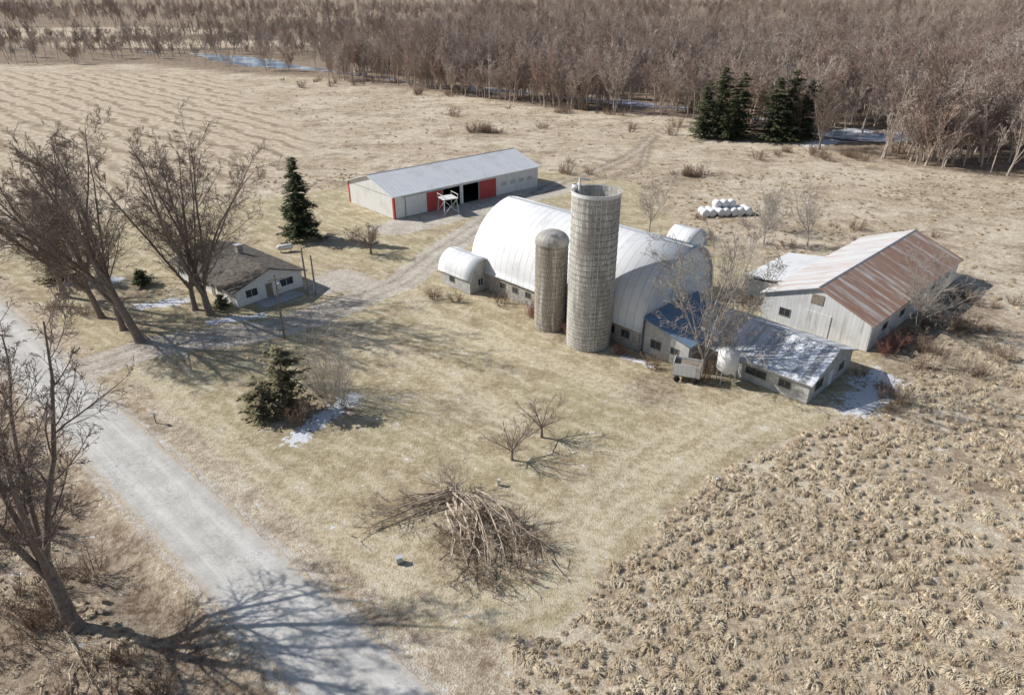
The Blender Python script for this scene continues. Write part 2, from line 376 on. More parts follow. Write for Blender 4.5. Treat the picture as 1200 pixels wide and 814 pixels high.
dirt=np.maximum(ss(3.1-dd+w1*.7,-.7,.9),ss(4.8-pl_dist(X,Y,YARD)+w1,-1.2,1.2)*.9)
dirt=np.maximum(dirt,ss(5.0-np.hypot(X+27,(Y-99))+w1*1.6,-1.5,1.5)*.9)
td=np.minimum(pl_dist(X,Y,TRACK),pl_dist(X,Y,TRACK2)+.5); dirt=np.maximum(dirt,.45*np.exp(-(td/2.6)**2))
dirt=np.maximum(dirt,ss(3.8-np.abs(off)+w1*.4,-.3,.5)*.8)
setattr_('dirt',np.clip(dirt,0,1))
wn=np.zeros_like(X)
for pl in WORN:
    d_=pl_dist(X,Y,pl); wn=np.maximum(wn,np.exp(-((d_-.95)/.38)**2)+.35*np.exp(-(d_/1.7)**2))
setattr_('worn',np.clip(wn,0,1))
sn=np.zeros_like(X)
for a_,b_,r_ in SNOW: sn=np.maximum(sn,ss(r_*1.5-pl_dist(X,Y,[a_,b_]),-r_*.9,r_*1.5))
setattr_('snow',sn)
setattr_('rows',ss(sd_poly(X,Y,ROWS),-4,6))
ey=np.interp(X,EDGE[:,0],EDGE[:,1]); fl=ss(Y-ey+4*wob(X,Y,.08),-5,5)
def fieldmask(X,Y): return np.maximum(ss(1-np.hypot((X-200)/125,(Y-810)/70),-.1,.25),np.maximum(ss(1-np.hypot((X+500)/190,(Y-850)/120),-.1,.25),ss(1-np.hypot((X+290)/130,(Y-650)/55),-.1,.25)))
fl=fl*(1-fieldmask(X,Y))
fl=np.maximum(fl,ss(5-np.abs(Rd),-3,3)*.8)
sh=np.zeros_like(X)
for (cx,cy,r_) in [(-2,42,4.2),(-22,63.5,3.5),(16,66.7,3.6),(41.7,167,5),(53,82,4),(48,73,4),(58,86,4),(23,70,2.5),(-58,94,4),(-38,35,6),(-33,40,4),(-30,28,5),(-48,44,5),(0,95,3),(8,81.5,4),(62,84,4),(66,92,3),(40,64,3),(-8,226,7)]:
    sh=np.maximum(sh,ss(r_-np.hypot(X-cx,(Y-cy))+w1*1.5,-1.5,1.5)*.6)
sh=np.maximum(sh,ss(1.9-np.abs(off+6.6)+w1,-1,1)*.75); sh=np.maximum(sh,ss(-off-8+w1*3,-2,3)*.55*(Y<75))
sh=np.maximum(sh,.75*np.exp(-((td-1.3)/.75)**2)); sh=np.maximum(sh,.45*np.exp(-((dd-1.2)/.45)**2)*(Y<150))
setattr_('scrub',np.clip(np.maximum(fl,sh),0,1))
def ground_mat():
    b=NB('ground_grass_and_soil'); p=b.pos(); s=b.sep(p)
    n1=b.noise(.045,3,.65,p); n2=b.noise(.35,3,.75,p); n3=b.noise(1.8,2,.8,p); n4=b.noise(6,3,.85,p); n5=b.noise(.11,4,.75,p); n6=b.noise(1.1,5,.9,p)
    mm=b.math('ADD',b.math('MULTIPLY',n2,.3),b.math('ADD',b.math('MULTIPLY',n3,.3),b.math('MULTIPLY',n6,.4)))
    mid=b.rng(mm,.43,.57); spk=b.rng(b.math('ADD',b.math('MULTIPLY',n4,.6),b.math('MULTIPLY',n6,.4)),.50,.60)
    c=b.mix(mid,(.35,.26,.175),(.74,.635,.48))
    c=b.mix(b.rng(n1,.44,.58),c,b.mix(mid,(.49,.395,.285),(.84,.745,.59)))
    c=b.mix(b.math('MULTIPLY',b.rng(n5,.52,.63),.68),c,b.mix(mid,(.19,.135,.095),(.42,.325,.235)))
    c=b.mix(b.math('MULTIPLY',spk,.62),c,(.18,.13,.085))
    L=b.mix(mid,(.41,.33,.205),(.71,.605,.415))
    L=b.mix(b.rng(n1,.42,.6),L,b.mix(mid,(.40,.34,.205),(.64,.56,.37)))
    L=b.mix(b.math('MULTIPLY',b.rng(n5,.48,.62),.65),L,b.mix(mid,(.32,.245,.16),(.56,.46,.325)))
    t=b.math('ADD',b.math('MULTIPLY',s[0],.62),b.math('MULTIPLY',s[1],.78))
    t=b.math('ADD',t,b.math('MULTIPLY',b.noise(.06,2,.5,p),9))
    st=b.rng(b.math('SINE',b.math('MULTIPLY',t,3.6)),-.2,.9)
    L=b.mix(b.math('MULTIPLY',b.math('MULTIPLY',st,b.rng(n2,.44,.56)),.5),L,(.80,.71,.54))
    L=b.mix(b.math('MULTIPLY',spk,.58),L,(.22,.165,.095))
    wo=b.math('MULTIPLY',b.attr('worn'),b.rng(n3,.40,.56,.3,1)); L=b.mix(b.math('MULTIPLY',wo,.75),L,(.76,.66,.49))
    lw=b.math('ADD',b.attr('lawn'),b.math('MULTIPLY',b.math('SUBTRACT',n3,.5),.6)); lw=b.rng(lw,.3,.7)
    c=b.mix(lw,c,L)
    q=b.math('ADD',b.math('MULTIPLY',s[0],.71),b.math('MULTIPLY',s[1],.704)); q=b.math('ADD',q,b.math('MULTIPLY',n1,15)); q=b.math('ADD',q,b.math('MULTIPLY',n5,3))
    r1=b.rng(b.math('SINE',b.math('MULTIPLY',q,6.283/7.5)),.3,.85)
    r2=b.rng(b.math('SINE',b.math('MULTIPLY',q,6.283/2.5)),-.2,.9)
    rw=b.attr('rows'); r1=b.math('MULTIPLY',b.math('MULTIPLY',r1,b.rng(b.math('ADD',b.math('MULTIPLY',n2,.5),b.math('MULTIPLY',n5,.5)),.41,.53)),rw)
    fc=b.mix(mid,(.50,.40,.285),(.80,.69,.53)); fc=b.mix(b.math('MULTIPLY',r2,.35),fc,(.38,.30,.21)); fc=b.mix(b.math('MULTIPLY',spk,.35),fc,(.25,.185,.125))
    c=b.mix(b.math('MULTIPLY',rw,.85),c,fc); c=b.mix(b.math('MULTIPLY',r1,.8),c,(.27,.20,.135))
    d=b.rng(b.math('ADD',b.attr('dirt'),b.math('MULTIPLY',b.math('SUBTRACT',n6,.5),1.1)),.28,.62)
    c=b.mix(d,c,b.mix(mid,(.46,.40,.33),(.72,.655,.565)))
    sc=b.attr('scrub'); c=b.mix(sc,c,b.mix(mid,(.15,.105,.075),(.46,.37,.275)))
    sn=b.rng(b.math('ADD',b.attr('snow'),b.math('ADD',b.math('MULTIPLY',b.math('SUBTRACT',n3,.5),2.4),b.math('MULTIPLY',b.math('SUBTRACT',n2,.5),2.0))),.55,.66)
    c=b.mix(sn,c,(.80,.82,.86))
    b.col(c); b.b.inputs['Roughness'].default_value=1; b.b.inputs['Specular IOR Level'].default_value=.05
    b.bump(n4,1.0,.18)
    return b.m
gme.materials.append(ground_mat())
link(bpy.data.objects.new('ground',gme))

def ribbon(name,pl,wf,z,mat,step=2.0):
    pts=[]
    for (a,b_) in zip(pl[:-1],pl[1:]):
        a=np.array(a,float);b2=np.array(b_,float);n=max(1,int(np.linalg.norm(b2-a)/step))
        pts+= [a+(b2-a)*i/n for i in range(n)]
    pts.append(np.array(pl[-1],float)); pts=np.array(pts)
    for _ in range(6): pts[1:-1]=(pts[:-2]+pts[1:-1]*2+pts[2:])/4
    T=np.gradient(pts,axis=0); T/=np.linalg.norm(T,axis=1,keepdims=True); Nn=np.stack([-T[:,1],T[:,0]],1)
    V=[];F=[]
    for i,(p,n) in enumerate(zip(pts,Nn)):
        w=wf(*p)
        V+=[(p[0]-n[0]*w,p[1]-n[1]*w,z),(p[0]+n[0]*w,p[1]+n[1]*w,z)]
        if i: F.append((2*i-2,2*i-1,2*i+1,2*i)[::-1])
    return mk(name,V,F,mat)
def road_mat():
    b=NB('bleached_asphalt'); p=b.pos(); s=b.sep(p)
    n2=b.noise(.4,4,.75,p); n3=b.noise(4,4,.88,p)
    o=b.math('ADD',b.math('MULTIPLY',b.math('ADD',s[0],10.9),.669),b.math('MULTIPLY',b.math('SUBTRACT',s[1],30.1),.743))
    al=b.math('ADD',b.math('MULTIPLY',s[0],-.743),b.math('MULTIPLY',s[1],.669))
    c=b.mix(b.rng(n2,.38,.62),(.48,.46,.425),(.62,.60,.56)); c=b.mix(b.math('MULTIPLY',b.rng(n3,.47,.60),.45),c,(.34,.32,.29))
    ao=b.math('ABSOLUTE',o); wt=b.rng(b.math('ABSOLUTE',b.math('SUBTRACT',ao,1.35)),0,.7,1,0)
    c=b.mix(b.math('MULTIPLY',wt,.4),c,(.74,.72,.68))
    stv=b.comb(b.math('MULTIPLY',al,.12),b.math('MULTIPLY',o,2.2),0); c=b.mix(b.math('MULTIPLY',b.rng(b.noise(1,4,.7,stv),.5,.65),.4),c,(.38,.36,.33))
    crk=b.rng(b.math('ABSOLUTE',b.math('SUBTRACT',b.noise(.22,5,.6,p),.5)),.0,.0035,1,0); c=b.mix(b.math('MULTIPLY',crk,.6),c,(.13,.12,.11))
    ed=b.rng(b.math('ADD',ao,b.math('MULTIPLY',b.noise(.9,5,.8,p),2.2)),3.65,4.2); c=b.mix(ed,c,b.mix(b.rng(n3,.42,.58),(.34,.27,.19),(.62,.53,.41)))
    b.col(c); b.b.inputs['Roughness'].default_value=.9; b.bump(n3,.4,.04); return b.m
ribbon('road',[tuple(C0-RD*160),tuple(C0+RD*260)],lambda x,y:3.1+.12*math.sin(x*.9)+.08*math.sin(x*2.3),.02,road_mat(),.7)
def water_mat():
    b=NB('river_water'); p=b.pos(); n=b.noise(.5,2,.5,p); ic=b.rng(b.noise(.06,4,.65,p),.48,.58)
    b.col(b.mix(ic,(.13,.21,.33),(.58,.62,.68))); b.b.inputs['Roughness'].default_value=.15; b.b.inputs['Specular IOR Level'].default_value=.5
    b.bump(n,.15,.05); return b.m
ribbon('river',RIVER,lambda x,y:float(rwid(np.array(x),np.array(y)))+1.3,-.28,water_mat(),6)

# ---------------------------------------------------------------- buildings
W_=M['wood']
sh=gable('pole_shed',(-23.2,131.8),42,39.2,17.4,4.5,7.1,M['whitewall'],M['whitewall_y'],M['shedroof'],oh=.5,
  front=[(2.6,7.4,3.9),(12,16.5,3.9),(17.3,21.6,3.9)])
box('sliding_door',sh,2.7,7.5,-.14,-.05,.05,3.95,M['trim']); box('door_rail',sh,2,12,-.2,-.03,3.96,4.1,M['galv'])
box('red_door',sh,7.9,11.8,-.14,-.02,.05,3.9,M['red']); box('red_door_right',sh,21.7,26.4,-.14,-.02,.05,3.9,M['red'])
box('red_corner_post',sh,-.06,.29,-.06,-.01,0,4.3,M['red'])
box('red_corner_trim',sh,-.08,-.02,-.03,.5,0,4.4,M['red']); box('red_corner_trim_back',sh,-.08,-.02,17.0,17.42,0,4.4,M['red'])
for i in range(4): win(sh,'f',28+i*2.6,1.9,1.6,.8,glass=M['pale'],k=.05,bars=False)
box('gable_band',sh,-.05,-.01,.6,16.9,4.3,4.42,M['galv'])
def arch_prof(W,eave,rise,n=14):
    h=W/2; c=(rise*rise-h*h)/(2*h); Rr=c+h; a1=math.atan2(rise,c) if c!=0 else math.pi/2
    half=[(h-(Rr*math.cos(a1*i/n)-c),eave+Rr*math.sin(a1*i/n)) for i in range(n+1)]
    return half+[(W-y,z) for y,z in half[::-1][1:]]
def arch_building(name,origin,ang,L,W,eave,rise,mroof,mend,mwall,hood=1.0,oh=.35):
    e=empty(name,(*origin,0),ang)
    t=.3; box('front_wall',e,0,L,0,t,0,eave,mwall); box('back_wall',e,0,L,W-t,W,0,eave,mwall)
    pf=arch_prof(W,eave,rise)
    ap=[(min(max(y,.05),W-.05),z-.06) for y,z in pf]
    for nm,x0,x1 in (('gable_wall_left',.002,.25),('gable_wall_right',L-.25,L-.002)):
        extr(nm,e,[(t+.003,0),(W-t-.003,0),(W-t-.003,eave-.003)]+[(y,z) for y,z in ap[::-1] if z>eave+.1]+[(t+.003,eave-.003)],x0,x1,mend)
    prof=[(-oh,eave-.25)]+pf+[(W+oh,eave-.25)]
    cx=W/2
    xs=[-.4,L*.25,L*.5,L*.75,L+.4]; V=[];F=[];n=len(prof)
    for k,x in enumerate(xs):
        for y,z in prof:
            hx=hood*max(0,(z-eave)/rise)**3 if k==len(xs)-1 else 0
            V.append((x+hx,y,z+.02))
    for k in range(len(xs)-1):
        for i in range(n-1): F.append((k*n+i,(k+1)*n+i,(k+1)*n+i+1,k*n+i+1))
    o=mk('arched_roof',V,F,mroof,e,True); so=o.modifiers.new('thickness','SOLIDIFY'); so.thickness=.12; so.offset=1
    extr('ridge_cap',e,[(cx-.3,eave+rise+.08),(cx+.3,eave+rise+.08),(cx,eave+rise+.22)],-.4,L+hood,M['galv'])
    return e
ba=arch_building('arched_barn',(-5.9,98),-45.6,31,16,3.0,9.0,M['barnroof'],M['barngable'],M['stone'],1.3)
for i in range(5): win(ba,'f',6+i*2.6,1.3,1.0,.8,trim=W_)
for i in range(2): win(ba,'f',26+i*2.3,1.2,1.2,1.0,trim=W_)
box('gable_door',ba,31.0,31.08,6.5,9.5,5.2,8.2,M['trim'])
mh=arch_building('milk_house',(-11.0,98.8),-45.6,6.8,5.2,2.2,2.7,M['barnroof'],M['block'],M['block'],0,.2)
win(mh,'r',1.6,.9,1.0,1.1,L=6.8); box('milk_house_door',mh,6.805,6.86,3.2,4.2,.05,2.1,M['trim']); win(mh,'f',2.2,.9,1.0,.8,trim=W_)
wg=arch_building('arched_barn_wing',(22.6,95.2),-45.6,3.2,5,7.0,2.7,M['barnroof'],M['barngable'],M['oldwall_x'],.4,.2)
lt=empty('lean_to_shed',(15.8+.3,75.9-.3,0),-45.6)
box('front_wall',lt,.1,6.5,.3,.5,0,3.1,M['block']); box('end_wall',lt,6.3,6.5,.5,11.5,0,2.9,M['block']); box('back_wall',lt,.1,6.5,11.5,11.7,0,3.0,M['block'])
mk('roof',[(0.05,-.1,4.6),(7,-.1,3.15),(7,12,3.15),(.05,12,4.6),(0.05,-.1,4.75),(7,-.1,3.3),(7,12,3.3),(.05,12,4.75)],[(0,3,2,1),(4,5,6,7),(0,1,5,4),(1,2,6,5),(2,3,7,6),(3,0,4,7)],M['blueroof'],lt)
mk('side_gusset',[(.1,.3,3.1),(6.5,.3,3.1),(6.5,.3,3.2),(.1,.3,4.55)],[(0,1,2,3)],M['block'],lt)
win(lt,'f',1.2,1.1,1.4,1.0,trim=W_,yo=.3); win(lt,'f',4.1,1.3,1.0,.8,trim=W_,yo=.3)
lo=gable('low_block_shed',(21.3,74.6),-45.6,15.6,11.3,2.6,4.7,M['block'],M['block'],M['frostroof'],oh=.45)
for a_,w_ in ((5.6,1.0),(8.2,2.4),(12.2,1.3)): win(lo,'f',a_,1.0,w_,.85,trim=W_)
win(lo,'r',1.6,1.0,1.8,1,L=15.6,trim=W_); win(lo,'r',7.8,1.1,1.2,.8,L=15.6,trim=W_); box('side_door',lo,15.602,15.66,5.0,6.1,.05,2.1,M['trim'])
ru=gable('rusty_roof_shed',(44.4,75.7),43.8,33.5,14.4,3.7,6.5,M['oldwall_x'],M['oldwall'],M['rustroof'],M['rustroof2'],oh=.4)
for a_ in (4,10,16,22,28): win(ru,'f',a_,1.6,1.5,.8,trim=W_)
box('gable_door',ru,-.08,-.01,5,8.5,.05,3.1,M['oldwall']); win(ru,'l',10.4,1.3,1.4,1,trim=W_)
box('gable_hay_door',ru,-.07,-.01,6.4,8.0,4.2,5.5,W_)
le=empty('side_lean_to',(44.4+.72*6-.69*14.45,75.7+.69*6+.72*14.45,0),43.8)
box('end_wall',le,0,.2,.05,6,0,2.6,M['oldwall']); box('end_wall_far',le,13.8,14,.05,6,0,2.6,M['oldwall']); box('long_wall',le,.2,13.8,5.8,6,0,2.5,M['oldwall_x'])
mk('roof',[(-.3,.02,3.5),(14.3,.02,3.5),(14.3,6.4,2.6),(-.3,6.4,2.6),(-.3,.02,3.62),(14.3,.02,3.62),(14.3,6.4,2.72),(-.3,6.4,2.72)],[(0,3,2,1),(4,5,6,7),(0,1,5,4),(1,2,6,5),(2,3,7,6),(3,0,4,7)],M['shedroof'],le)
ho=gable('ranch_house',(-53,101.2),-41,18.4,10.8,2.6,4.4,M['trim'],M['trim'],M['shingle'],oh=.7)
for a_,w in ((1.5,1.4),(4.6,1.8),(8.2,2.4),(13,1.6)): win(ho,'f',a_,1.0,w,1.1)
win(ho,'r',1.5,1.0,1.8,1.1,L=18.4); win(ho,'r',7,1.0,2.2,1.1,L=18.4); box('front_door',ho,18.402,18.47,4.7,5.7,.1,2.15,M['wood'])
box('chimney',ho,8,8.9,6.2,7.1,3.5,5.4,M['stone']); box('chimney_cap',ho,7.9,9,6.1,7.2,5.4,5.5,M['conc'])
box('side_door',ho,11.2,12.2,-.05,-.005,.05,2.1,M['wood'])
box('patio_slab',ho,18.8,21.6,2.5,9,.02,.1,M['conc'])
def revolve(name,prof,p,mat,n=48,smooth=True):
    V=[];F=[]
    for r,z in prof:
        for i in range(n): a=6.28318*i/n; V.append((r*math.cos(a),r*math.sin(a),z))
    for k in range(len(prof)-1):
        for i in range(n): j=(i+1)%n; F.append((k*n+i,k*n+j,(k+1)*n+j,(k+1)*n+i))
    return mk(name,V,F,mat,p,smooth)
def ring(name,r,z,h,t,p,mat,n=48): return revolve(name,[(r,z),(r+t,z+.003),(r+t,z+h),(r,z+h+.003)],p,mat,n,False)
def hoops(r,zs,p,mat):
    V=[];F=[];n=48
    for z in zs:
        for rr,zz in ((r,z),(r+.03,z+.01),(r+.03,z+.05),(r,z+.06)):
            for i in range(n): a=6.28318*i/n; V.append((rr*math.cos(a),rr*math.sin(a),zz))
        b=len(V)-4*n
        for k in range(3):
            for i in range(n): j=(i+1)%n; F.append((b+k*n+i,b+k*n+j,b+(k+1)*n+j,b+(k+1)*n+i))
    mk('steel_hoops',V,F,mat,p)
si=empty('tall_concrete_silo',(9.8,78.4,0),0)
revolve('stave_wall',[(2.85,0),(2.85,19.6),(2.62,19.6),(2.62,16.5),(.01,16.4)],si,M['silo'],48,False)
zs=[];z=.3
while z<19: zs.append(z); z+=.42+.026*z
hoops(2.853,zs,si,M['hoop']); ring('top_rim',2.86,19.25,.4,.06,si,M['trim'])
for k in range(26): box('ladder_rung_%d'%k,si,-.25,.25,-3.17,-3.13,.8+k*.7,.84+k*.7,M['galv'])
box('ladder_rail_left',si,-.29,-.25,-3.18,-3.1,.3,19.9,M['galv']); box('ladder_rail_right',si,.25,.29,-3.18,-3.1,.3,19.9,M['galv'])
ch=revolve('unloading_chute',[(.48,0.5),(.48,19.8),(.40,19.8),(.40,19.0)],si,M['trim'],14); ch.location=(-2.2,2.35,0)
pp=revolve('filler_pipe',[(.11,0),(.11,2.6),(.09,2.6)],si,M['trim'],10); pp.location=(-1.9,1.2,18.2)
pb=revolve('filler_pipe_spout',[(.11,0),(.11,1.2),(.09,1.2)],si,M['trim'],10); pb.location=(-1.9,1.2,20.75); pb.rotation_euler=(0,R(100),0)
s2=empty('small_concrete_silo',(5.1,83.2,0),0)
revolve('stave_wall',[(2.1,0),(2.1,11.9)],s2,M['silo2'],40,False)
hoops(2.103,[.3+.62*k for k in range(19)],s2,M['hoop'])
revolve('dome_roof',[(2.22,11.75),(2.22,11.95)]+[(2.2*math.cos(a),11.95+1.45*math.sin(a)) for a in [R(5+10*k) for k in range(9)]]+[(.02,13.42)],s2,M['silodome'],20,False)
box('dome_hatch',s2,-.3,.3,-1.5,-.9,12.7,13.3,M['galv'])
ft=empty('hopper_feed_tank',(24.6,68.2,0),0)
revolve('tank_body',[(.02,1.0),(.3,1.0),(1.2,1.9),(1.2,3.9),(.25,4.6),(.02,4.6)],ft,M['trim'],24)
for k in range(4):
    a=R(45+90*k); x,y=1.1*math.cos(a),1.1*math.sin(a); box('leg_%d'%k,ft,x-.05,x+.05,y-.05,y+.05,0,2.4,M['galv'])
wb=empty('wooden_hay_wagon',(20.3,68.9,0),-20)
box('bed',wb,-1.5,1.5,-.9,.9,.7,.82,M['wood']); box('side_left',wb,-1.5,1.5,-.94,-.9,.82,2.3,M['oldwall_x']); box('side_right',wb,-1.5,1.5,.9,.94,.82,2.3,M['oldwall_x'])
box('front_board',wb,-1.54,-1.5,-.9,.9,.7,2.5,M['oldwall_x']); box('rear_board',wb,1.5,1.54,-.9,.9,.7,2.5,M['oldwall_x']); box('load',wb,-1.45,1.45,-.86,.86,.83,2.0,M['wood'])
for x in (-1,1):
    for y in (-1.02,.98):
        w=revolve('wheel',[(.02,-.08),(.36,-.08),(.38,0),(.36,.08),(.02,.08)],wb,M['dark'],18); w.location=(x,y,.38); w.rotation_euler=(R(90),0,0)
bl=empty('wrapped_hay_bales',(43.6,134.5,0),10); rng=random.Random(3)
for i in range(7):
    for j in range(2):
        for k in range(2 if i in (2,3,4) and j==1 else 1):
            o=revolve('bale',[(.02,-.7),(.62,-.7),(.76,-.58),(.78,0),(.76,.58),(.62,.7),(.02,.7)],bl,M['bale'],20); o.location=(-5+i*1.52+rng.uniform(-.15,.15),j*1.55,.76+k*1.3); o.rotation_euler=(R(90),rng.uniform(0,3),rng.uniform(-.3,.3)); o.scale=(1.05,1.05,1.1)
sd=empty('elevated_stand',(-13.0,136.3,0),30)
S=[]
for x in (-1.3,1.3):
    for y in (-1.3,1.3): S.append(((x*1.25,y*1.25,0),(x,y,3.2),.09,.08))
for a,b_ in (((-1.6,-1.6,.2),(1.3,-1.3,2.9)),((1.6,-1.6,.2),(-1.3,-1.3,2.9)),((-1.6,1.6,.2),(-1.3,-1.3,2.9)),((1.6,1.6,.2),(1.3,-1.3,2.9))): S.append((a,b_,.06,.06))
link(bpy.data.objects.new('braced_legs',segs_to_mesh('braced_legs',S,M['trim'])),sd)
box('platform',sd,-1.6,1.6,-1.6,1.6,3.1,3.25,M['trim']); 
for a_ in (-1.6,1.54): box('rail',sd,a_,a_+.06,-1.6,1.6,3.9,4.0,M['trim'])
for x in (-1.55,1.5):
    for y in (-1.55,1.5): box('rail_post',sd,x,x+.05,y,y+.05,3.25,3.9,M['trim'])
def pole(xy,h,arm=True):
    e=empty('utility_pole',(*xy,0),35); revolve('pole',[(.16,-.1),(.11,h),(.02,h+.02)],e,M['wood'],10)
    if arm:
        box('crossarm',e,-1,1,-.18,-.1,h-.7,h-.56,M['wood'])
        for x in (-.9,0,.9): box('insulator',e,x-.05,x+.05,-.17,-.11,h-.56,h-.4,M['galv'])
        revolve('transformer',[(.02,h-2.2),(.25,h-2.2),(.25,h-1.3),(.02,h-1.2)],e,M['galv'],12).location=(.4,-.1,0)
pole((-29.6,79.4),8.9); pole((-30.2,93.2),7.5,False); pole((-29.2,93.8),6.2,False)
pt=empty('propane_tank',(-39.3,112.8,0),20); t_=revolve('tank',[(.02,-1.4),(.35,-1.3),(.5,-1),(.5,1),(.35,1.3),(.02,1.4)],pt,M['trim'],18); t_.rotation_euler=(0,R(90),0); t_.location=(0,0,.85)
box('leg_left',pt,-.9,-.8,-.3,.3,0,.5,M['galv']); box('leg_right',pt,.8,.9,-.3,.3,0,.5,M['galv'])
mb=empty('mailbox',(-37.3,59.8,0),-42); box('post',mb,-.05,.05,-.05,.05,0,1.05,M['wood']); extr('box',mb,[(-.12,1.05),(.12,1.05),(.12,1.2),(.07,1.3),(-.07,1.3),(-.12,1.2)],-.28,.28,M['galv']); box('flag',mb,.1,.14,-.16,-.13,1.15,1.4,M['red'])
pe=empty('utility_pedestal',(-8.9,40.1,0),20); box('cabinet',pe,-.25,.25,-.18,.18,0,.5,M['galv']); box('lid',pe,-.28,.28,-.21,.21,.5,.56,M['pale'])
pe=empty('utility_pedestal',(-1.2,49.6,0),0); box('cabinet',pe,-.12,.12,-.12,.12,0,.6,M['trim']); box('lid',pe,-.14,.14,-.14,.14,.6,.65,M['trim'])
pe=empty('marker_post',(18.5,49.1,0),0); box('post',pe,-.05,.05,-.05,.05,0,1.1,M['wood']); box('cap',pe,-.09,.09,-.09,.09,1.1,1.2,M['trim'])

# ---------------------------------------------------------------- trees
T='bare_maple_tree'
place_tree(T,(-47.9,78.5),11,27,.52,lean=(-.30,.02),limbs=5,trunk=.2,spread=(12,38))
place_tree(T,(-51.9,82),12,26,.38,lean=(-.12,.1),limbs=4,trunk=.18,spread=(12,36))
place_tree(T,(-57,86),13,25,.4,lean=(-.15,0),limbs=5,trunk=.16,spread=(12,38))
place_tree(T,(-42.2,86.8),14,27,.5,lean=(-.12,.05),limbs=6,trunk=.10,spread=(12,40))
place_tree(T,(-45,88.5),15,25,.36,lean=(-.05,.1),limbs=5,trunk=.13,spread=(12,38))
place_tree(T,(-66,93),16,22,.4,limbs=5,spread=(12,38))
place_tree(T,(-31.0,33.8),17,22,.5,lean=(-.30,.22),limbs=5,trunk=.2,spread=(12,38))
place_tree(T,(-33,26),19,16,.4,limbs=4,trunk=.22)
SM=[(6,.22,.04,9,.5,(25,60),.1,.02),(4,.28,.04,6,.6,(25,60),.1,.016),(3,.3,.02,3.5,.65,(25,60),.1,.014),(2,.3,0,0,0,(0,0),0,.013)]
AP=[(6,.22,.04,7,.55,(25,60),.1,.02),(4,.28,.04,5,.6,(25,60),.1,.014),(2,.3,0,0,0,(0,0),0,.011)]
place_tree('bare_apple_tree',(3,57.2),21,4.6,.12,limbs=8,trunk=.12,spread=(35,75),prm=AP)
place_tree('bare_apple_tree',(0,53.4),22,4.2,.11,limbs=8,trunk=.10,spread=(40,78),prm=AP)
place_tree('bare_apple_tree',(-24.3,111.9),23,5.2,.16,limbs=7,trunk=.1,spread=(20,60),prm=SM)
for i,(x,y,h) in enumerate([(25.4,122.2,11),(52,115,10.5),(48.4,124.7,9.5),(45,117,8)]):
    place_tree('bare_tree',(x,y),24+i,h,.15,mat='barklt',limbs=5,trunk=.2,prm=SM)
place_tree('bare_birch_tree',(22.6,70.4),28,19,.22,mat='barklt',limbs=8,trunk=.06,spread=(5,28),minr=.018,kids=.82)
place_tree('bare_birch_tree',(25.3,70.9),29,14,.16,mat='barklt',limbs=6,trunk=.08,spread=(5,32),prm=AP)
place_tree('bare_tree',(54.5,82.5),30,10,.16,mat='barklt',limbs=9,trunk=.06,spread=(10,55),prm=SM)
place_tree('bare_tree',(88,199.7),31,17,.3,limbs=6,trunk=.12)
place_tree('bare_tree',(-71,101),32,14,.25,limbs=5,prm=SM)
conifer('spruce_tree',(-38.2,119.7),41,14.8,4.1,irregular=.3)
conifer('juniper_tree',(-24.2,62.3),42,7.6,3.2,'juniper',.85,.6,.02,-.8,.6)
conifer('juniper_tree',(-26.3,60.6),43,4.6,2.2,'juniper',.85,.6,.02,-.8)
conifer('juniper_tree',(-70.4,99.5),44,9,3.4,'juniper',1.0,.4,.02,-.6)
conifer('juniper_shrub',(-56.9,97.6),45,2.6,2.6,'needle',1.2,.5,.02,-.6)
conifer('juniper_shrub',(-41.5,89.4),46,1.7,1.8,'needle',1.2,.5,.02,-.6)
for i,(x,y,h,r_) in enumerate([(59,217,16.5,5.4),(64.5,221,20,6),(69.5,218,18.5,5.4),(78.5,213,18.0,5.4),(83.5,214,20,5.8),(88.5,214,17,4.8),(66,214,13,4.5)]):
    conifer('pine_tree',(x,y),50+i,h,r_,'needle',.8,.5,.03,.3,.55)
for i,(x,y,h,r_,m_) in enumerate([(-20.7,65.6,8.2,3.8,'barklt'),(-19.0,63.0,5.6,2.9,'barklt'),(-22.5,59.8,3,2,'twig'),(-11.5,92.6,1.8,2,'twig'),(-8.3,91.5,1.5,1.8,'twig'),(-1.5,90.3,2.0,1.8,'twig'),(2.6,86.3,2.4,1.6,'redtwig'),(7.3,80.2,1.8,1.3,'redtwig'),(13.3,75,1.5,1.3,'redtwig'),(16.8,71.8,2,1.8,'twig'),(22.0,68.6,3.2,2.4,'twig'),(24.5,71,2.6,2.2,'twig'),(46.7,75,2.6,2.4,'redtwig'),(48.8,77,2.8,2.2,'redtwig'),(33.5,89.5,2,2.1,'twig'),(31.5,94,2.2,2.1,'twig'),(-36,28,2.4,2.6,'redtwig'),(-6.9,226,2.2,5,'twig'),(-12,227,2.0,5,'twig'),(10,234,2,4,'twig')]):
    place_shrub('bare_shrub',(x,y),100+i,h,r_,m_,34 if r_>3 else 18)

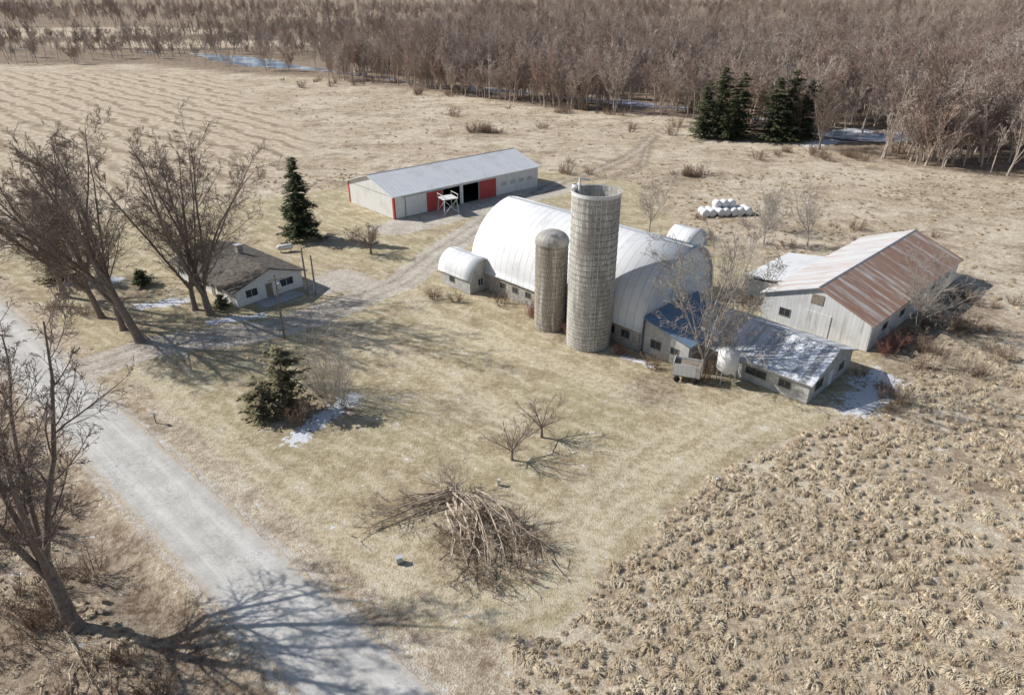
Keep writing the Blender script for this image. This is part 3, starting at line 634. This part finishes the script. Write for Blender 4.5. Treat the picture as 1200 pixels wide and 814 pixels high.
rng=random.Random(5); S=[]
def curve_branch(S,p,q,r,sag,n=7,kids=0,side=1.0):
    p=Vector(p);q=Vector(q); mid=(p+q)/2+Vector((rng.uniform(-side,side),rng.uniform(-side,side),sag)); last=p
    for i in range(1,n+1):
        t=i/n; c=p*(1-t)**2+mid*2*t*(1-t)+q*t*t; c+=Vector((rng.uniform(-.12,.12),rng.uniform(-.12,.12),rng.uniform(-.08,.08)))
        S.append((tuple(last),tuple(c),r*(1-.85*(i-1)/n),r*(1-.85*i/n)))
        for _ in range(kids):
            if rng.random()<.8: grow(S,c,((q-p).normalized()+perp((q-p).normalized(),rng)*.9).normalized(),rng.uniform(.8,2.2),max(.02,r*.3),0,SHP,rng)
        last=c
root=(-5.0,48.2,.8)
for i in range(15):
    a=rng.uniform(0,1); e_=(-5.2+9.5*a+rng.uniform(-.8,.8),37.2+4.5*a+rng.uniform(-1.2,1.2),.1+rng.uniform(0,.5))
    curve_branch(S,(root[0]+rng.uniform(-1.0,2.0),root[1]+rng.uniform(-2.4,.6),rng.uniform(.2,1.0)),e_,rng.uniform(.04,.15),rng.uniform(.3,1.9),9,1,2.2)
for i in range(10):
    e_=(-12.2+rng.uniform(-.8,2.6),44.5+rng.uniform(-2.4,2.0),.1+rng.uniform(0,.3))
    curve_branch(S,(root[0]+rng.uniform(-.8,.6),root[1]+rng.uniform(-1.0,.5),rng.uniform(.2,.8)),e_,rng.uniform(.04,.14),rng.uniform(.1,.8),9,1,1.8)
for i in range(34):
    az=rng.uniform(0,6.28); x,y=-1.6+rng.gauss(0,2.2),41.4+rng.gauss(0,1.9); l_=rng.uniform(1.5,3.6)
    curve_branch(S,(x,y,rng.uniform(.1,.7)),(x+l_*math.cos(az),y+l_*math.sin(az),rng.uniform(.05,.8)),rng.uniform(.02,.06),rng.uniform(.1,.6),5,0,.6)
for i in range(10):
    az=rng.uniform(0,6.28); curve_branch(S,root,(root[0]+1.6*math.cos(az),root[1]+1.2*math.sin(az),rng.uniform(.6,2.0)),.07,.3,4,1,.3)
o=bpy.data.objects.new('felled_tree_brush_pile',segs_to_mesh('felled_tree_brush_pile',S,M['deadwood'])); LC.objects.link(o)
pile=o
S=[]
for i in range(110):
    az=rng.uniform(0,6.28); rr=4.2*math.sqrt(rng.random()); p=Vector((-1.6+rr*math.cos(az),41.3+rr*.9*math.sin(az),0))
    d=Vector((math.cos(az)*.7+rng.uniform(-.5,.5),math.sin(az)*.7+rng.uniform(-.5,.5),.5)).normalized()
    grow(S,p,d,rng.uniform(1.0,2.4),.025,0,SHP,rng)
link(bpy.data.objects.new('tangled_twigs',segs_to_mesh('tangled_twigs',S,M['twig'])),pile)
S=[]
for i in range(9):
    curve_branch(S,(49+rng.uniform(-1,3),72.5+rng.uniform(-2,1),.2),(55+rng.uniform(-2,2),70+rng.uniform(-2,2),.1),.09,.5,6,1)
for i in range(7):
    curve_branch(S,(-30+rng.uniform(-3,3),31+rng.uniform(-3,4),.2),(-26+rng.uniform(-3,2),27+rng.uniform(-2,2),-.2),.08,.4,6,1)
o=bpy.data.objects.new('fallen_branches',segs_to_mesh('fallen_branches',S,M['deadwood'])); LC.objects.link(o)

# ---------------------------------------------------------------- scattered masses
nr=np.random.default_rng(4)
def tuft(seed,n=110,rad=.46,h=.30):
    rg=np.random.default_rng(seed)
    A=9; prof=[(.80,-.08),(.66,.07),(.42,.15),(.18,.19)]; el=rg.uniform(.7,1.3)
    V=[];F=[]
    for r_,z_ in prof:
        for i in range(A):
            a=6.28318*i/A+rg.normal(0,.15); k=r_*rad*(1+rg.normal(0,.18)); V.append((k*math.cos(a)*el,k*math.sin(a)/el,z_*(1+rg.normal(0,.2))))
    for k in range(3):
        for i in range(A): j=(i+1)%A; F.append((k*A+i,k*A+j,(k+1)*A+j,(k+1)*A+i))
    t0=len(V); V=np.array(V);F=np.array(F)
    comb_=rg.uniform(0,6.28); az=rg.uniform(0,6.283,n); r0=rad*.62*np.sqrt(rg.random(n)); out=rad*rg.uniform(.25,1.15,n); hh=h*(1.05-.7*(r0/rad))+rg.uniform(-.02,.18,n)
    dx,dy=np.cos(az)*el,np.sin(az)/el; a2=az+rg.normal(0,.6,n); ex,ey=np.cos(a2)+.35*math.cos(comb_),np.sin(a2)+.35*math.sin(comb_); w=.022; px,py=-ey*w,ex*w
    b=np.stack([dx*r0,dy*r0,np.maximum(hh-.28,-.05)],1); m=np.stack([dx*r0+ex*out*.4,dy*r0+ey*out*.4,hh],1); t=np.stack([dx*r0+ex*out,dy*r0+ey*out,hh*.25],1); P=np.stack([px,py,np.zeros(n)],1)
    V2=np.stack([b-P,b+P,m+P,m-P,t+P*.3,t-P*.3],1).reshape(-1,3); k=(np.arange(n)*6)[:,None]+t0
    F2=np.concatenate([k+np.array([[0,1,2,3]]),k+np.array([[3,2,4,5]])])
    return np_mesh('grass_tuft',np.concatenate([V,V2]),np.concatenate([F,F2]),M['tuft'])
tufts=[tuft(i) for i in range(8)]
FOOT=[(44.4,75.7,33.5,14.4,43.8),(21.3,74.6,15.6,11.3,-45.6),(-5.9,98,31,16,-45.6),(-23.2,131.8,39.2,17.4,42),(-53,101.2,18.4,10.8,-41),(34.5,90,14,6,43.8),(15.8,75.6,7,12,-45.6)]
def clear(X,Y,m=.6):
    ok=np.ones(X.shape,bool)
    for ox,oy,L,W,an in FOOT:
        c,s=math.cos(R(an)),math.sin(R(an)); lx=(X-ox)*c+(Y-oy)*s; ly=-(X-ox)*s+(Y-oy)*c
        ok&=~((lx>-m)&(lx<L+m)&(ly>-m)&(ly<W+m))
    return ok
def jit(x0,x1,y0,y1,sp):
    a,b=np.meshgrid(np.arange(x0,x1,sp),np.arange(y0,y1,sp)); a=a.ravel();b=b.ravel()
    return a+nr.uniform(-.75,.75,a.size)*sp,b+nr.uniform(-.75,.75,a.size)*sp
Y_edge=lambda x: np.interp(x,EDGE[:,0],EDGE[:,1])+4
def rough_pts(x0,x1,y0,y1,sp,keep):
    x,y=jit(x0,x1,y0,y1,sp); m=(np.abs(x)<.80*y+12)&clear(x,y)&(sd_poly(x,y,LAWN)<-.3)&(np.abs(road_off(x,y))>5)&(pl_dist(x,y,TRACK)>2)&((pl_dist(x,y,RIVER)-rwid(x,y))>1)&(sd_poly(x,y,ROWS)<0)
    m&=(Y_edge(x)>y); dens=keep+.3*wob(x,y,.14)+.3*wob(x,y,.5,3)+.25*wob(x,y,1.4,1)-.4*ss(x-.35*y,14,26)*(y<75)
    m&=nr.random(x.size)<dens
    return x[m],y[m]
x1,y1=rough_pts(-60,85,22,75,.72,.90)
x2,y2=rough_pts(-110,120,75,170,1.5,.30)
x3,y3=rough_pts(-150,130,170,330,3.2,.22)
x=np.concatenate([x1,x2,x3]); y=np.concatenate([y1,y2,y3])
sc=np.concatenate([nr.uniform(.4,1.1,x1.size),nr.uniform(.4,1.0,x2.size),nr.uniform(.4,1.0,x3.size)])
left=(x<0)&(y<75); keepm=~left|((road_off(x,y)<-8)&(nr.random(x.size)<.4)); sc=np.where(left,sc*.7,sc)
x,y,sc=x[keepm],y[keepm],sc[keepm]
scatter('dry_grass_tufts',tufts,np.stack([x,y,np.full(x.size,-.04)],1),nr.uniform(0,6.28,x.size),sc,nr.integers(0,8,x.size))
br=[]
for (cx,cy,sx,sy,n_) in [(-36,36,5,6,26),(-44,46,4,4,14),(-31,30,4,3,14),(-52,54,5,4,10),(57,84,4,4,16),(52,76,3,3,9),(65,92,4,4,9),(62,76,5,4,7),(42,168,3,2,7),(41,65,2.5,2,5),(60,122,8,6,9),(16,178,4,4,4),(36,122,3,6,4),(-62,92,5,3,5),(90,190,10,6,14),(70,232,14,5,18),(30,266,20,5,18),(-30,318,20,8,14),(-80,362,20,8,12),(-8,226,4,2,6)]:
    for _ in range(n_): br.append((cx+nr.normal(0,sx),cy+nr.normal(0,sy)))
br=np.array(br); k_=clear(br[:,0],br[:,1],1.0)&(np.abs(road_off(br[:,0],br[:,1]))>5.2); br=br[k_]; n=len(br)
bm=[segs_to_mesh('brush_clump',shrub_segs(300+i,2.0,2.0,15),M['twig']) for i in range(4)]
scatter('roadside_brush',bm,np.column_stack([br,np.full(n,-.25)]),nr.uniform(0,6.28,n),nr.uniform(.5,1.3,n)*np.where(br[:,1]>150,1.6,1),nr.integers(0,4,n))
ft_=[]
for i in range(8):
    k=(1.0,.75,1.15,.9,.6,1.0,.8,1.1)[i]
    FP=[(5,.18,.05,9*k,.45,(20,52),.25,.055),(4,.24,.05,6,.55,(25,55),.1,.040),(3,.28,.03,2.5,.65,(25,60),.1,.034),(2,.3,.0,0,0,(0,0),0,.028)]
    ft_.append(segs_to_mesh('bare_forest_tree',bare_tree(200+i,(16,18,13,17,19,14,16,12)[i],.2,lean=((i%3-1)*.06,(i%2)*.06),limbs=(3,2,4,3,2,4,3,5)[i],trunk=(.26,.35,.15,.28,.4,.12,.3,.1)[i],spread=(6,(24,18,34,26,16,36,22,40)[i]),prm=FP),M['forest']))
def fpts(n,ya,yb):
    y=np.sqrt(nr.uniform(ya*ya,yb*yb,n)); x=nr.uniform(-.82,.82,n)*y+nr.uniform(-20,20,n)
    m=(y>np.interp(x,EDGE[:,0],EDGE[:,1])+6*wob(x,y,.07)+3*wob(x,y,.31))&((pl_dist(x,y,RIVER)-rwid(x,y))>1.2)&(fieldmask(x,y)<.3)
    m&=nr.random(n)<(.78+.35*wob(x,y,.045,2)+.25*wob(x,y,.13,1))
    lf=(x<-90)&(nr.random(n)<.22+.4*(wob(x,y,.02)<0)); m&=~lf
    m&=~((x<-100)&(x>-225)&(y<440+(-x-100)*.85)&(nr.random(n)<.80))
    return x[m],y[m]
xa,ya=fpts(8600,100,430); xb,yb=fpts(7600,430,900); xc,yc=fpts(4200,900,1900)
x=np.concatenate([xa,xb,xc]); y=np.concatenate([ya,yb,yc])
pond=(np.hypot(x-98,y-203)<13)|((np.hypot(x+10,y-322)<10))|((np.hypot(x-46,y-276)<9)); x,y=x[~pond],y[~pond]; n=x.size
sc=np.clip(nr.normal(.98,.22,n),.45,1.45)*np.where(y>900,1.6,1)*np.where(x<-60,.9,1.0)*np.where((x>70)&(y<260),1.12,1)
scatter('bare_forest',ft_,np.stack([x,y,np.full(n,-.1)],1),nr.uniform(0,6.28,n),sc,nr.integers(0,8,n))

# ---------------------------------------------------------------- light, world, camera
el=R(36); sd_=Vector((.966*math.cos(el),-.26*math.cos(el),-math.sin(el)))
L=bpy.data.lights.new('sun','SUN'); L.energy=5.0; L.angle=R(.53); L.color=(1,.97,.925)
so=bpy.data.objects.new('sun',L); LC.objects.link(so); so.rotation_euler=sd_.to_track_quat('-Z','Y').to_euler(); so.location=(-100,30,100)
w=bpy.data.worlds.new('World'); scene.world=w; w.use_nodes=True; nt=w.node_tree
sk=nt.nodes.new('ShaderNodeTexSky'); sk.sky_type='NISHITA'; sk.sun_disc=False; sk.sun_elevation=el; sk.sun_rotation=R(285); 
nt.links.new(sk.outputs[0],nt.nodes['Background'].inputs[0]); nt.nodes['Background'].inputs[1].default_value=.09
c=bpy.data.cameras.new('camera'); c.sensor_width=36; c.lens=24; c.clip_end=20000; c.clip_start=.5
co=bpy.data.objects.new('camera',c); LC.objects.link(co); co.location=(0,0,40); co.rotation_euler=(R(62.5),0,0); scene.camera=co
